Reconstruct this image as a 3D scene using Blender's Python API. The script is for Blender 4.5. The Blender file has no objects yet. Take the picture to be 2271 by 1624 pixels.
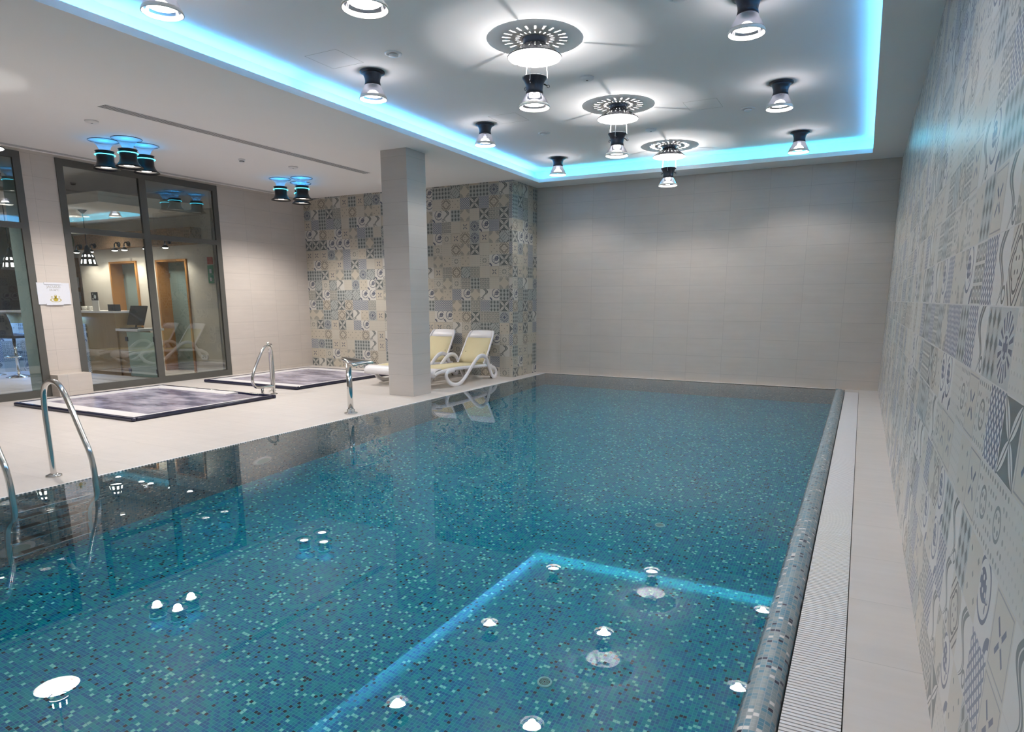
import bpy, math, random
from mathutils import Vector, Matrix
random.seed(7)
C = bpy.context.scene.collection
S = bpy.context.scene
PI = math.pi

# ------------------------------------------------------------------ camera
CAM_H = 1.45
cam_data = bpy.data.cameras.new('camera')
cam = bpy.data.objects.new('camera', cam_data)
C.objects.link(cam)
Rw = ((0.888164358, 0.459525909, 0.000106622), (0.0886799215, -0.171171465, -0.981242172), (-0.450887951, 0.871513780, -0.192779116))
xa = Vector(Rw[0]); ya = -Vector(Rw[1]); za = -Vector(Rw[2])
cam.matrix_world = Matrix(((xa.x, ya.x, za.x, 0), (xa.y, ya.y, za.y, 0), (xa.z, ya.z, za.z, CAM_H), (0, 0, 0, 1)))
cam_data.sensor_width = 36.0
cam_data.sensor_fit = 'HORIZONTAL'
cam_data.lens = 1446.16 / 2271 * 36
cam_data.shift_x = -(1152.03 - 1135.5) / 2271
cam_data.shift_y = (949.1 - 812) / 2271
cam_data.clip_start = 0.02
cam_data.clip_end = 100
S.camera = cam

# ------------------------------------------------------------------ world, exposure
w = bpy.data.worlds.new('world'); S.world = w; w.use_nodes = True
w.node_tree.nodes['Background'].inputs[0].default_value = (0.5, 0.6, 0.7, 1)
w.node_tree.nodes['Background'].inputs[1].default_value = 0.05
S.view_settings.view_transform = 'Standard'
S.view_settings.look = 'None'
S.view_settings.gamma = 1
S.view_settings.use_curve_mapping = False
S.view_settings.exposure = 1.42
cy = S.cycles
cy.use_denoising = True
cy.max_bounces = 10
cy.diffuse_bounces = 4
cy.glossy_bounces = 4
cy.transmission_bounces = 8
cy.transparent_max_bounces = 12
cy.caustics_reflective = False
cy.caustics_refractive = True
cy.blur_glossy = 0.5
cy.sample_clamp_indirect = 12.0
cy.use_light_tree = True

SPOT_W = 18.5        # each down light
UP_W = 9.0           # the up light inside each hanging lamp
LED = 14.5           # cove strips
CLUSTER_W = 1.1      # blue up lights of the clustered lamps
BAR_W = 23.0

def lamp_light(name, kind, loc, energy, color=(1, 1, 1), radius=0.05, size=None, blend=0.5, rot=(0, 0, 0), parent=None, caustic=True):
    d = bpy.data.lights.new(name, kind)
    d.energy = energy; d.color = color
    if kind in ('SPOT', 'POINT'): d.shadow_soft_size = radius
    if kind == 'SPOT': d.spot_size = size; d.spot_blend = blend
    if kind == 'AREA': d.shape = 'RECTANGLE'; d.size, d.size_y = size
    o = bpy.data.objects.new(name, d); C.objects.link(o)
    o.location = loc; o.rotation_euler = rot
    if parent: o.parent = parent
    return o

# ------------------------------------------------------------------ node expression helper
NT = None
def _in(node, i, v):
    if isinstance(v, E): NT.links.new(v.s, node.inputs[i])
    else: node.inputs[i].default_value = v
def m_(op, a, b=None, c=None):
    n = NT.nodes.new('ShaderNodeMath'); n.operation = op
    _in(n, 0, a)
    if b is not None: _in(n, 1, b)
    if c is not None: _in(n, 2, c)
    return E(n.outputs[0])
class E:
    def __init__(s, sock): s.s = sock
    def __add__(a, b): return m_('ADD', a, b)
    __radd__ = __add__
    def __sub__(a, b): return m_('SUBTRACT', a, b)
    def __rsub__(a, b): return m_('SUBTRACT', b, a)
    def __mul__(a, b): return m_('MULTIPLY', a, b)
    __rmul__ = __mul__
    def __truediv__(a, b): return m_('DIVIDE', a, b)
    def __abs__(a): return m_('ABSOLUTE', a)
def lt(a, b): return m_('LESS_THAN', a, b)
def gt(a, b): return m_('GREATER_THAN', a, b)
def mx(a, b): return m_('MAXIMUM', a, b)
def mn(a, b): return m_('MINIMUM', a, b)
def hyp(a, b): return m_('SQRT', a * a + b * b)
def pp(a, s): return m_('PINGPONG', a, s)
def fl(a): return m_('FLOOR', a)
def fr(a): return m_('FRACT', a)
def band(x, c, wd): return lt(abs(x - c), wd)
def pos():
    g = NT.nodes.new('ShaderNodeNewGeometry'); s = NT.nodes.new('ShaderNodeSeparateXYZ')
    NT.links.new(g.outputs['Position'], s.inputs[0])
    return E(s.outputs[0]), E(s.outputs[1]), E(s.outputs[2])
def uvc():
    g = NT.nodes.new('ShaderNodeUVMap'); s = NT.nodes.new('ShaderNodeSeparateXYZ')
    NT.links.new(g.outputs[0], s.inputs[0])
    return E(s.outputs[0]), E(s.outputs[1])
def comb(a, b, c=0.0):
    n = NT.nodes.new('ShaderNodeCombineXYZ')
    _in(n, 0, a); _in(n, 1, b); _in(n, 2, c)
    return n.outputs[0]
def wn(a, b, seed=0.0):
    n = NT.nodes.new('ShaderNodeTexWhiteNoise'); n.noise_dimensions = '3D'
    NT.links.new(comb(a, b, seed), n.inputs['Vector'])
    return E(n.outputs['Value'])
def noise(vec, scale, detail=3.0, rough=0.5):
    n = NT.nodes.new('ShaderNodeTexNoise'); n.inputs['Scale'].default_value = scale
    n.inputs['Detail'].default_value = detail; n.inputs['Roughness'].default_value = rough
    NT.links.new(vec, n.inputs['Vector'])
    return E(n.outputs[0])
def mixc(f, a, b):
    n = NT.nodes.new('ShaderNodeMix'); n.data_type = 'RGBA'
    _in(n, 0, f)
    for i, v in ((6, a), (7, b)):
        if isinstance(v, tuple): n.inputs[i].default_value = (*v, 1)
        else: NT.links.new(v, n.inputs[i])
    return n.outputs[2]
def ramp(f, cols):
    n = NT.nodes.new('ShaderNodeValToRGB'); n.color_ramp.interpolation = 'CONSTANT'
    els = n.color_ramp.elements
    els[0].position = 0; els[0].color = (*cols[0], 1)
    els[1].position = 1 / len(cols); els[1].color = (*cols[1], 1)
    for i in range(2, len(cols)):
        e = els.new(i / len(cols)); e.color = (*cols[i], 1)
    _in(n, 0, f)
    return n.outputs[0]
def newmat(name):
    global NT
    m = bpy.data.materials.new(name); m.use_nodes = True
    NT = m.node_tree
    b = NT.nodes['Principled BSDF']
    return m, b
def setc(b, c):
    if isinstance(c, tuple): b.inputs['Base Color'].default_value = (*c, 1)
    else: NT.links.new(c, b.inputs['Base Color'])
def bump(b, h, strength=0.3, dist=0.001):
    n = NT.nodes.new('ShaderNodeBump'); n.inputs['Strength'].default_value = strength
    n.inputs['Distance'].default_value = dist
    _in(n, 'Height', h) if False else NT.links.new(h.s, n.inputs['Height'])
    NT.links.new(n.outputs[0], b.inputs['Normal'])

def plain(name, col, rough=0.5, metal=0.0, var=0.04, scale=20.0, spec=0.5, emit=None):
    m, b = newmat(name)
    tc = NT.nodes.new('ShaderNodeTexCoord')
    n = noise(tc.outputs['Object'], scale)
    d = tuple(max(0, c * (1 - var * 2)) for c in col)
    l = tuple(min(1, c * (1 + var * 2)) for c in col)
    setc(b, mixc(n, d, l))
    b.inputs['Roughness'].default_value = rough
    b.inputs['Metallic'].default_value = metal
    b.inputs['Specular IOR Level'].default_value = spec
    if emit:
        b.inputs['Emission Color'].default_value = (*emit[0], 1)
        b.inputs['Emission Strength'].default_value = emit[1]
    return m
def emis(name, col, st):
    m, b = newmat(name)
    b.inputs['Base Color'].default_value = (0.8, 0.8, 0.8, 1)
    b.inputs['Emission Color'].default_value = (*col, 1)
    b.inputs['Emission Strength'].default_value = st
    return m

def stone_tile(name, ax, tu, tv, ou, ov, col=(0.57, 0.52, 0.475), rough=0.45, grout=0.0016, streak_u=True):
    m, b = newmat(name)
    P = pos(); u, v = P[ax[0]], P[ax[1]]
    cu = (u - ou) / tu; cv = (v - ov) / tv
    rnd = wn(fl(cu), fl(cv))
    du = (0.5 - abs(fr(cu) - 0.5)) * tu; dv = (0.5 - abs(fr(cv) - 0.5)) * tv
    g = lt(mn(du, dv), grout)
    if streak_u: vec = comb(u * 1.3 + rnd * 20, v * 16, rnd * 9)
    else: vec = comb(u * 16, v * 1.3 + rnd * 20, rnd * 9)
    n1 = noise(vec, 1.0, 5.0, 0.6)
    n2 = noise(comb(u + rnd * 5, v, 0.0), 3.0, 3.0)
    f = n1 * 0.65 + n2 * 0.35
    d = tuple(c * 0.84 for c in col); l = tuple(min(1, c * 1.12) for c in col)
    c1 = mixc(f, d, l)
    c2 = mixc(rnd * 0.18, c1, tuple(c * 0.85 for c in col))
    setc(b, mixc(g * 0.55, c2, (0.22, 0.21, 0.2)))
    b.inputs['Roughness'].default_value = rough
    bump(b, 1.0 - g, 0.3, 0.001)
    return m

def mosaic(name, coords, tones, white, black, grout, pitch=0.0215, rough=0.18, pw=0.055, pb=0.05):
    m, b = newmat(name)
    if coords == 'uv': u, v = uvc()
    else:
        P = pos(); u, v = P[coords[0]], P[coords[1]]
    cu = u / pitch; cv = v / pitch
    r = wn(fl(cu), fl(cv), 3.0)
    du = 0.5 - abs(fr(cu) - 0.5); dv = 0.5 - abs(fr(cv) - 0.5)
    g = lt(mn(du, dv), 0.06)
    n = 1 - pw - pb
    base = ramp(r / n, tones)
    c = mixc(gt(r, n), base, white)
    c = mixc(gt(r, n + pw), c, black)
    setc(b, mixc(g, c, grout))
    b.inputs['Roughness'].default_value = rough
    return m

def patchwork(name, ax, ou, ov, pitch=0.2102, rough=0.4, hgrout=None, light=False):
    m, b = newmat(name)
    P = pos(); X, Y = P[ax[0]], P[ax[1]]
    cu = (X - ou) / pitch; cv = (Y - ov) / pitch
    iu, iv = fl(cu), fl(cv)
    K = 14
    rnd = wn(iu, iv, 1.0)
    idf = fl(rnd * (K - 0.001))
    u = (cu - iu) * 2 - 1; v = (cv - iv) * 2 - 1
    a, bb = abs(u), abs(v)
    M = mx(a, bb); r = hyp(u, v); s = u + v; d = u - v; ad = abs(a - bb)
    c4 = abs(a * a - bb * bb) / (r * r + 0.0001)
    def cell(k, o=0.5):
        return fr(u * k + o) - 0.5, fr(v * k + o) - 0.5
    c3u, c3v = cell(1.5); h3 = hyp(c3u, c3v)
    c6u, c6v = cell(3.0, 0.0); h6 = hyp(c6u, c6v)
    th = m_('ARCTAN2', v, u)
    rays = gt(m_('SINE', th * 16), 0.1)
    pats = [
        mx(lt(pp(s * 2.5, 0.5), 0.19), lt(pp(d * 2.5, 0.5), 0.19)),
        mx(lt(ad, 0.1) * band(r, 0.36, 0.22), band(M, 0.88, 0.025) * 0.55),
        mx(lt(abs(c3u) + abs(c3v) * 0.8, 0.34), band(abs(c3u) + abs(c3v) * 0.8, 0.46, 0.03) * 0.6),
        mx(gt(r, (1 - c4) * 1.25 + 0.1) * lt(M, 0.95), lt(ad, 0.05)),
        mx(mx(band(r, 0.5 + 0.16 * c4, 0.045) if False else lt(abs(r - (c4 * 0.16 + 0.5)), 0.05), band(a + bb, 1.0, 0.06)), mx(lt(h6, 0.2) * lt(r, 0.36), band(a + bb, 1.4, 0.06))),
        lt(mx(abs(c3u), abs(c3v)), 0.42) * gt(abs(h3 - 0.2), 0.07),
        mx(lt(abs(a - 0.55) + abs(bb - 0.55), 0.12), lt(a + bb, 0.11)) * 0.8,
        lt(h6, 0.16) * 0.35,
        mx(mx(band(r, 0.4, 0.05), lt(h6, 0.25) * lt(r, 0.3)), lt(h6, 0.24) * gt(r, 0.68) * 0.8),
        mx(lt(abs(u - m_('SINE', v * 3.4) * 0.40), v * 0.13 + 0.20) * gt(abs(u - m_('SINE', v * 3.4) * 0.40 - 0.02), 0.035), band(hyp(u + 0.7, v + 0.7), 0.2, 0.05)),
        mx(mx(lt(hyp(u - 0.35, v - 0.25), m_('SINE', th * 3.0) * 0.16 + 0.46) * gt(h6, 0.22), band(hyp(u - 0.35, v - 0.25), 0.80, 0.06)), band(hyp(u + 1.0, v + 1.0), 0.42, 0.14)),
        mx(mx(lt(abs(d), 0.06) * lt(abs(s), 0.6), band(mx(abs(d) * 1.6, abs(s)), 0.98, 0.06)), mx(gt(M, 0.86) * gt(m_('SINE', (u + v) * 14.0), 0.0), band(hyp(a - 1.0, bb - 1.0), 0.34, 0.09) * gt(u * v * -1.0, 0.0))),
        mx(lt(r, 0.3) * gt(h6, 0.2), rays * band(r, 0.66, 0.24)),
        gt(a * bb, 0.24) * gt(h6, 0.22) * 0.7,
    ]
    tot = None
    for i, p in enumerate(pats):
        t = lt(abs(idf - float(i)), 0.5) * p
        tot = t if tot is None else tot + t
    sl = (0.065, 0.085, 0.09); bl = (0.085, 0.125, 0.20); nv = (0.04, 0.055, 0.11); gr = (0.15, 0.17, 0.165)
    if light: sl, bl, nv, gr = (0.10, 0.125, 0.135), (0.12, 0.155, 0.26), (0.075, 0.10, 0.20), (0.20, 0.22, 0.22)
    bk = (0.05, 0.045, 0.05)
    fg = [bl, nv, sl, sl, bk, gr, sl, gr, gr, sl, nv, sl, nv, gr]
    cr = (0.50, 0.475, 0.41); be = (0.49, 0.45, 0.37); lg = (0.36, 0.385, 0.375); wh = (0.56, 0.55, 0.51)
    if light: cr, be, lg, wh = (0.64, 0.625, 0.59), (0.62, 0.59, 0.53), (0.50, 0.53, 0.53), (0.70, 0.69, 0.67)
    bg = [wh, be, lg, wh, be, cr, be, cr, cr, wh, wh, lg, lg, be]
    key = (idf + 0.5) / float(K)
    F = ramp(key, fg); B = ramp(key, bg)
    nz = noise(comb(X, Y, 0.0), 30.0, 4.0)
    col = mixc(tot * 0.92, B, F)
    col = mixc(nz * 0.14, col, (0.40, 0.39, 0.36))
    dv = (0.5 - abs(fr(cv) - 0.5)) * pitch; du = (0.5 - abs(fr(cu) - 0.5)) * pitch
    if hgrout:
        g = lt(dv, hgrout)
        col = mixc(g, col, (0.62, 0.61, 0.6))
    else:
        g = lt(mn(du, dv), 0.001)
        col = mixc(g * 0.5, col, (0.4, 0.39, 0.37))
    setc(b, col)
    b.inputs['Roughness'].default_value = rough
    bump(b, 1.0 - g, 0.25, 0.001)
    return m

def glassy(name, tint=(1, 1, 1), gloss_boost=0.0, ior=1.5, rough=0.0, refl=(1, 1, 1)):
    m, b = newmat(name)
    NT.nodes.remove(b)
    out = NT.nodes['Material Output']
    t = NT.nodes.new('ShaderNodeBsdfTransparent'); t.inputs[0].default_value = (*tint, 1)
    g = NT.nodes.new('ShaderNodeBsdfGlossy'); g.inputs['Roughness'].default_value = rough
    g.inputs[0].default_value = (*refl, 1)
    f = NT.nodes.new('ShaderNodeFresnel'); f.inputs[0].default_value = ior
    fac = E(f.outputs[0]) + gloss_boost
    mix = NT.nodes.new('ShaderNodeMixShader')
    NT.links.new(fac.s, mix.inputs[0]); NT.links.new(t.outputs[0], mix.inputs[1]); NT.links.new(g.outputs[0], mix.inputs[2])
    NT.links.new(mix.outputs[0], out.inputs[0])
    return m
def frosted(name, col, trans=0.5):
    m, b = newmat(name)
    NT.nodes.remove(b)
    out = NT.nodes['Material Output']
    tl = NT.nodes.new('ShaderNodeBsdfTranslucent'); tl.inputs[0].default_value = (*col, 1)
    d = NT.nodes.new('ShaderNodeBsdfDiffuse'); d.inputs[0].default_value = (*col, 1)
    t = NT.nodes.new('ShaderNodeBsdfTransparent'); t.inputs[0].default_value = (*col, 1)
    m1 = NT.nodes.new('ShaderNodeMixShader'); m1.inputs[0].default_value = 0.5
    NT.links.new(tl.outputs[0], m1.inputs[1]); NT.links.new(d.outputs[0], m1.inputs[2])
    m2 = NT.nodes.new('ShaderNodeMixShader'); m2.inputs[0].default_value = trans
    NT.links.new(m1.outputs[0], m2.inputs[1]); NT.links.new(t.outputs[0], m2.inputs[2])
    NT.links.new(m2.outputs[0], out.inputs[0])
    return m

def wood(name, c1, c2, ax=(0, 2), along=1, rough=0.5):
    m, b = newmat(name)
    P = pos(); u, v = P[ax[0]], P[ax[1]]
    vec = comb(u * (25 if along else 2), v * (2 if along else 25), P[1] * 4)
    n = noise(vec, 1.0, 4.0, 0.6)
    setc(b, mixc(n, c1, c2)); b.inputs['Roughness'].default_value = rough
    return m

MT = {}
MT['paint'] = plain('ceiling_paint', (0.88, 0.87, 0.87), 0.8, var=0.005, scale=2)
MT['tile_back'] = stone_tile('stone_tile_back', (0, 2), 0.622, 0.3107, 0.34, 0.148)
MT['tile_side'] = stone_tile('stone_tile_side', (1, 2), 0.622, 0.3145, 8.75, 0.0665)
MT['tile_col'] = stone_tile('stone_tile_column', (0, 2), 50.0, 0.3145, 0.2, 0.008, col=(0.52, 0.50, 0.48))
MT['tile_floor'] = stone_tile('stone_tile_floor', (0, 1), 0.6, 0.617, 0.067, 0.34, col=(0.615, 0.58, 0.555), rough=0.42, grout=0.0012)
MT['patch_alc'] = patchwork('patchwork_tile_alcove', (0, 2), -10.494, 0.178)
MT['patch_alc_side'] = patchwork('patchwork_tile_return', (1, 2), 10.93, 0.178)
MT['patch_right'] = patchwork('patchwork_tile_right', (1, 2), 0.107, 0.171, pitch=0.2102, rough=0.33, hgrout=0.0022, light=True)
teal = [(0.0, 0.20, 0.43), (0.0, 0.28, 0.40), (0.0, 0.32, 0.41), (0.0, 0.155, 0.385)]
MT['mos_floor'] = mosaic('mosaic_pool_floor', (0, 1), teal, (0.24, 0.80, 0.74), (0.003, 0.02, 0.05), (0.04, 0.42, 0.52))
greys = [(0.16, 0.27, 0.33), (0.24, 0.31, 0.33), (0.10, 0.25, 0.34), (0.29, 0.33, 0.335)]
MT['mos_wall_y'] = mosaic('mosaic_pool_wall_side', (1, 2), greys, (0.7, 0.68, 0.66), (0.02, 0.02, 0.05), (0.34, 0.37, 0.40))
MT['mos_wall_x'] = mosaic('mosaic_pool_wall_end', (0, 2), greys, (0.7, 0.68, 0.66), (0.02, 0.02, 0.05), (0.34, 0.37, 0.40))
MT['mos_rim'] = mosaic('mosaic_rim', 'uv', greys, (0.7, 0.68, 0.66), (0.02, 0.02, 0.05), (0.36, 0.39, 0.42), rough=0.3)
MT['white_plastic'] = plain('white_plastic', (0.78, 0.78, 0.80), 0.35, var=0.01)
MT['grate'] = plain('grate_plastic', (0.74, 0.74, 0.76), 0.45, var=0.02)
MT['drain'] = plain('drain_plastic', (0.25, 0.62, 0.66), 0.4)
MT['dark_gap'] = plain('dark_gap', (0.02, 0.022, 0.025), 0.8)
MT['chrome'] = plain('stainless_steel', (0.72, 0.71, 0.69), 0.12, 1.0, var=0.01)
MT['frame'] = plain('window_frame_metal', (0.10, 0.10, 0.092), 0.4, 0.2, var=0.02)
MT['zinc'] = plain('dark_zinc', (0.055, 0.06, 0.075), 0.35, 0.7, var=0.1, scale=60)
MT['black'] = plain('black_metal', (0.012, 0.013, 0.018), 0.3, 0.3)
MT['black_soft'] = plain('black_leather', (0.02, 0.02, 0.028), 0.45)
MT['lounger_white'] = plain('lounger_white', (0.78, 0.78, 0.82), 0.35, var=0.01)
MT['lounger_fabric'] = plain('lounger_fabric', (0.62, 0.56, 0.36), 0.8, var=0.06, scale=200)
MT['acrylic_dark'] = plain('dark_acrylic', (0.012, 0.014, 0.045), 0.12, var=0.0)
MT['white_ledge'] = plain('white_ledge', (0.72, 0.71, 0.73), 0.4, var=0.02)
MT['bulb'] = emis('bulb_glow', (1.0, 0.95, 0.90), 13.0)
MT['bulb_soft'] = emis('bulb_glow_soft', (1.0, 0.95, 0.88), 5.0)
MT['led_blue'] = emis('led_blue', (0.10, 0.48, 1.0), LED)
MT['led_cyan'] = emis('led_cyan', (0.05, 0.62, 0.9), LED * 0.8)
MT['led_ring'] = emis('led_ring', (0.05, 0.75, 1.0), 1.6)
MT['reflector'] = plain('white_reflector', (0.85, 0.84, 0.80), 0.4, var=0.01)
MT['smoke_glass'] = glassy('smoked_glass', (0.62, 0.62, 0.68), 0.12, 1.5, 0.05, (0.8, 0.8, 0.9))
MT['trumpet'] = frosted('clear_trumpet_glass', (0.85, 0.90, 0.95), 0.72)
MT['pane'] = glassy('window_glass', (0.93, 0.97, 0.96), 0.03, 1.5)
MT['plaster'] = plain('beige_plaster', (0.68, 0.64, 0.58), 0.85, var=0.02, scale=3)
MT['oak'] = wood('oak_frame', (0.34, 0.145, 0.035), (0.52, 0.25, 0.07))
MT['counter_wood'] = wood('counter_wood', (0.20, 0.125, 0.045), (0.32, 0.21, 0.09))
MT['brown_wood'] = wood('brown_wood', (0.13, 0.05, 0.02), (0.42, 0.22, 0.09), along=0)
MT['dark_wood'] = wood('dark_wood', (0.05, 0.02, 0.012), (0.14, 0.06, 0.035))
MT['frost'] = frosted('frosted_glass', (0.62, 0.76, 0.72), 0.25)
MT['door_glass'] = plain('satin_door_glass', (0.22, 0.30, 0.30), 0.25, var=0.1, scale=1.5)
MT['led_tint'] = plain('reveal_led_tint', (0.42, 0.58, 0.60), 0.6, var=0.01)  # bluish light from the bar LEDs put into the pillar reveal's colour
MT['green'] = plain('sign_green', (0.0, 0.25, 0.13), 0.5)
MT['red'] = plain('sign_red', (0.45, 0.03, 0.02), 0.5)
MT['gold'] = plain('print_gold', (0.42, 0.33, 0.04), 0.6)
MT['print_grey'] = plain('print_grey', (0.36, 0.36, 0.33), 0.6)
MT['sign'] = plain('sign_card', (0.62, 0.64, 0.70), 0.4, var=0.01)
MT['screen'] = plain('dark_screen', (0.012, 0.013, 0.018), 0.15)
MT['ceramic'] = plain('white_ceramic', (0.75, 0.73, 0.68), 0.3)
MT['beam'] = plain('rough_beam', (0.26, 0.17, 0.10), 0.8, var=0.4, scale=28)
MT['patch_blue'] = patchwork('patchwork_bar_front', (0, 2), 0, 0)
MT['patch_blue_side'] = patchwork('patchwork_bar_side', (1, 2), 0, 0)

# foamy whirlpool water
m, b = newmat('whirlpool_water')
tc = NT.nodes.new('ShaderNodeTexCoord')
mp = NT.nodes.new('ShaderNodeMapping'); mp.inputs['Scale'].default_value = (1.1, 2.6, 1); mp.inputs['Rotation'].default_value = (0, 0, 0.5)
NT.links.new(tc.outputs['Object'], mp.inputs[0])
n = noise(mp.outputs[0], 1.0, 5.0, 0.62)
f = m_('SMOOTH_MIN', m_('MAXIMUM', (n - 0.40) * 4.0, 0.0), 1.0, 0.3)
setc(b, mixc(f, (0.13, 0.12, 0.19), (0.62, 0.59, 0.70)))
b.inputs['Roughness'].default_value = 0.22
MT['whirl'] = m
# pool water
m, b = newmat('pool_water')
NT.nodes.remove(b)
g = NT.nodes.new('ShaderNodeBsdfGlass'); g.inputs['Roughness'].default_value = 0.0; g.inputs['IOR'].default_value = 1.333
g.inputs[0].default_value = (1, 1, 1, 1)
NT.links.new(g.outputs[0], NT.nodes['Material Output'].inputs[0])
MT['water'] = m

# ------------------------------------------------------------------ mesh helpers
class MB:
    def __init__(s): s.v = []; s.f = []; s.sm = []; s.uv = {}
    def quad(s, a, b, c, d, uv=None):
        n = len(s.v); s.v += [tuple(a), tuple(b), tuple(c), tuple(d)]
        s.f.append((n, n + 1, n + 2, n + 3)); s.sm.append(False)
        if uv: s.uv[len(s.f) - 1] = uv
        return s
    def box(s, x0, x1, y0, y1, z0, z1, M=None):
        n = len(s.v)
        P = [Vector((x, y, z)) for z in (z0, z1) for y in (y0, y1) for x in (x0, x1)]
        if M: P = [M @ p for p in P]
        s.v += [tuple(p) for p in P]
        for q in ((0, 2, 3, 1), (4, 5, 7, 6), (0, 1, 5, 4), (2, 6, 7, 3), (0, 4, 6, 2), (1, 3, 7, 5)):
            s.f.append(tuple(n + i for i in q)); s.sm.append(False)
        return s
    def lathe(s, prof, c=(0, 0, 0), seg=40, M=None, smooth=True, close=False):
        """prof: list of (r,z); revolved round z through c"""
        n0 = len(s.v); k = len(prof)
        for i in range(seg):
            t = 2 * PI * i / seg
            for r, z in prof:
                p = Vector((c[0] + r * math.cos(t), c[1] + r * math.sin(t), c[2] + z))
                if M: p = M @ p
                s.v.append(tuple(p))
        for i in range(seg):
            j = (i + 1) % seg
            for q in range(k - 1 + (1 if close else 0)):
                q2 = (q + 1) % k
                s.f.append((n0 + i * k + q, n0 + j * k + q, n0 + j * k + q2, n0 + i * k + q2)); s.sm.append(smooth)
        return s
    def tube(s, pts, r, seg=12, caps=True, ry=None, closed=False):
        pts = [Vector(p) for p in pts]; N = len(pts)
        n0 = len(s.v); up = None
        for i, p in enumerate(pts):
            if closed: t = pts[(i + 1) % N] - pts[i - 1]
            else: t = pts[min(i + 1, N - 1)] - pts[max(i - 1, 0)]
            t.normalize()
            if up is None:
                up = Vector((0, 0, 1)) if abs(t.z) < 0.9 else Vector((1, 0, 0))
                up = (up - t * up.dot(t)).normalized()
            else:
                up = (up - t * up.dot(t)).normalized()
            sd = t.cross(up)
            rr = r[i] if isinstance(r, (list, tuple)) else r
            r2 = ry if ry else rr
            for k in range(seg):
                a = 2 * PI * k / seg
                s.v.append(tuple(p + sd * (rr * math.cos(a)) + up * (r2 * math.sin(a))))
        for i in range(N - 1 + (1 if closed else 0)):
            j = (i + 1) % N
            for k in range(seg):
                k2 = (k + 1) % seg
                s.f.append((n0 + i * seg + k, n0 + i * seg + k2, n0 + j * seg + k2, n0 + j * seg + k)); s.sm.append(True)
        if caps and not closed:
            s.f.append(tuple(n0 + k for k in range(seg))[::-1]); s.sm.append(False)
            s.f.append(tuple(n0 + (N - 1) * seg + k for k in range(seg))); s.sm.append(False)
        return s
    def prism(s, poly, z0, z1):
        n = len(s.v); k = len(poly)
        s.v += [(x, y, z0) for x, y in poly] + [(x, y, z1) for x, y in poly]
        s.f.append(tuple(n + i for i in range(k))[::-1]); s.sm.append(False)
        s.f.append(tuple(n + k + i for i in range(k))); s.sm.append(False)
        for i in range(k):
            j = (i + 1) % k
            s.f.append((n + i, n + j, n + k + j, n + k + i)); s.sm.append(False)
        return s
    def sheet(s, rows, smooth=True, thick=None):
        """rows: grid of points"""
        n = len(s.v); R = len(rows); K = len(rows[0])
        for row in rows: s.v += [tuple(p) for p in row]
        for i in range(R - 1):
            for j in range(K - 1):
                s.f.append((n + i * K + j, n + i * K + j + 1, n + (i + 1) * K + j + 1, n + (i + 1) * K + j)); s.sm.append(smooth)
        return s
    def build(s, name, mat, parent=None, loc=(0, 0, 0), solid=None, bevel=None, sub=None):
        me = bpy.data.meshes.new(name)
        me.from_pydata(s.v, [], s.f); me.update()
        me.polygons.foreach_set('use_smooth', s.sm)
        if s.uv:
            l = me.uv_layers.new(name='UVMap')
            for fi, uv in s.uv.items():
                for k, li in enumerate(me.polygons[fi].loop_indices): l.data[li].uv = uv[k]
        me.materials.append(MT[mat] if isinstance(mat, str) else mat)
        o = bpy.data.objects.new(name, me); C.objects.link(o); o.location = loc
        if parent: o.parent = parent
        if solid:
            md = o.modifiers.new('thickness', 'SOLIDIFY'); md.thickness = solid; md.offset = 0
        if bevel:
            md = o.modifiers.new('bevel', 'BEVEL'); md.width = bevel; md.segments = 2; md.limit_method = 'ANGLE'
        if sub:
            md = o.modifiers.new('sub', 'SUBSURF'); md.levels = sub; md.render_levels = sub
        return o
def tag(o, label=None, cat=None, group=None, kind=None):
    if label: o['label'] = label
    if cat: o['category'] = cat
    if group: o['group'] = group
    if kind: o['kind'] = kind
    return o
def thing(name, label, cat, loc=(0, 0, 0), rz=0.0, group=None):
    o = bpy.data.objects.new(name, None); C.objects.link(o); o.empty_display_size = 0.1
    o.location = loc; o.rotation_euler = (0, 0, rz)
    return tag(o, label, cat, group)
def dup(root, loc, label, rz=None, group=None):
    def cp(o, par):
        c = o.copy(); C.objects.link(c)
        if par: c.parent = par
        for ch in list(o.children): cp(ch, c)
        return c
    r = cp(root, None); r.location = loc; r['label'] = label
    if rz is not None: r.rotation_euler = (0, 0, rz)
    if group: r['group'] = group
    return r
def struct(name, mb, mat, parent=None, **k):
    o = mb.build(name, mat, parent, **k)
    if not parent: o['kind'] = 'structure'
    return o
def arc(cx, cz, r, a0, a1, n):
    return [(cx + r * math.cos(math.radians(a0 + (a1 - a0) * i / n)), cz + r * math.sin(math.radians(a0 + (a1 - a0) * i / n))) for i in range(n + 1)]
def smooth_path(P, it=2, closed=False):
    P = [Vector(p) for p in P]
    for _ in range(it):
        Q = [] if closed else [P[0]]
        for i in range(len(P) if closed else len(P) - 1):
            a, b = P[i], P[(i + 1) % len(P)]
            Q += [a * 0.75 + b * 0.25, a * 0.25 + b * 0.75]
        if not closed: Q.append(P[-1])
        P = Q
    return P

# ------------------------------------------------------------------ room shell
ZL, ZH = 3.57, 3.79           # low and raised ceiling
XL, XR = -10.9, 0.34          # left window wall, right wall
YB, YA, YN = 11.95, 10.93, -2.0
PX0, PX1, PY1, PY0 = -5.56, -0.21, 11.86, -1.5   # pool inner faces
DEP = -1.56

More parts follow.
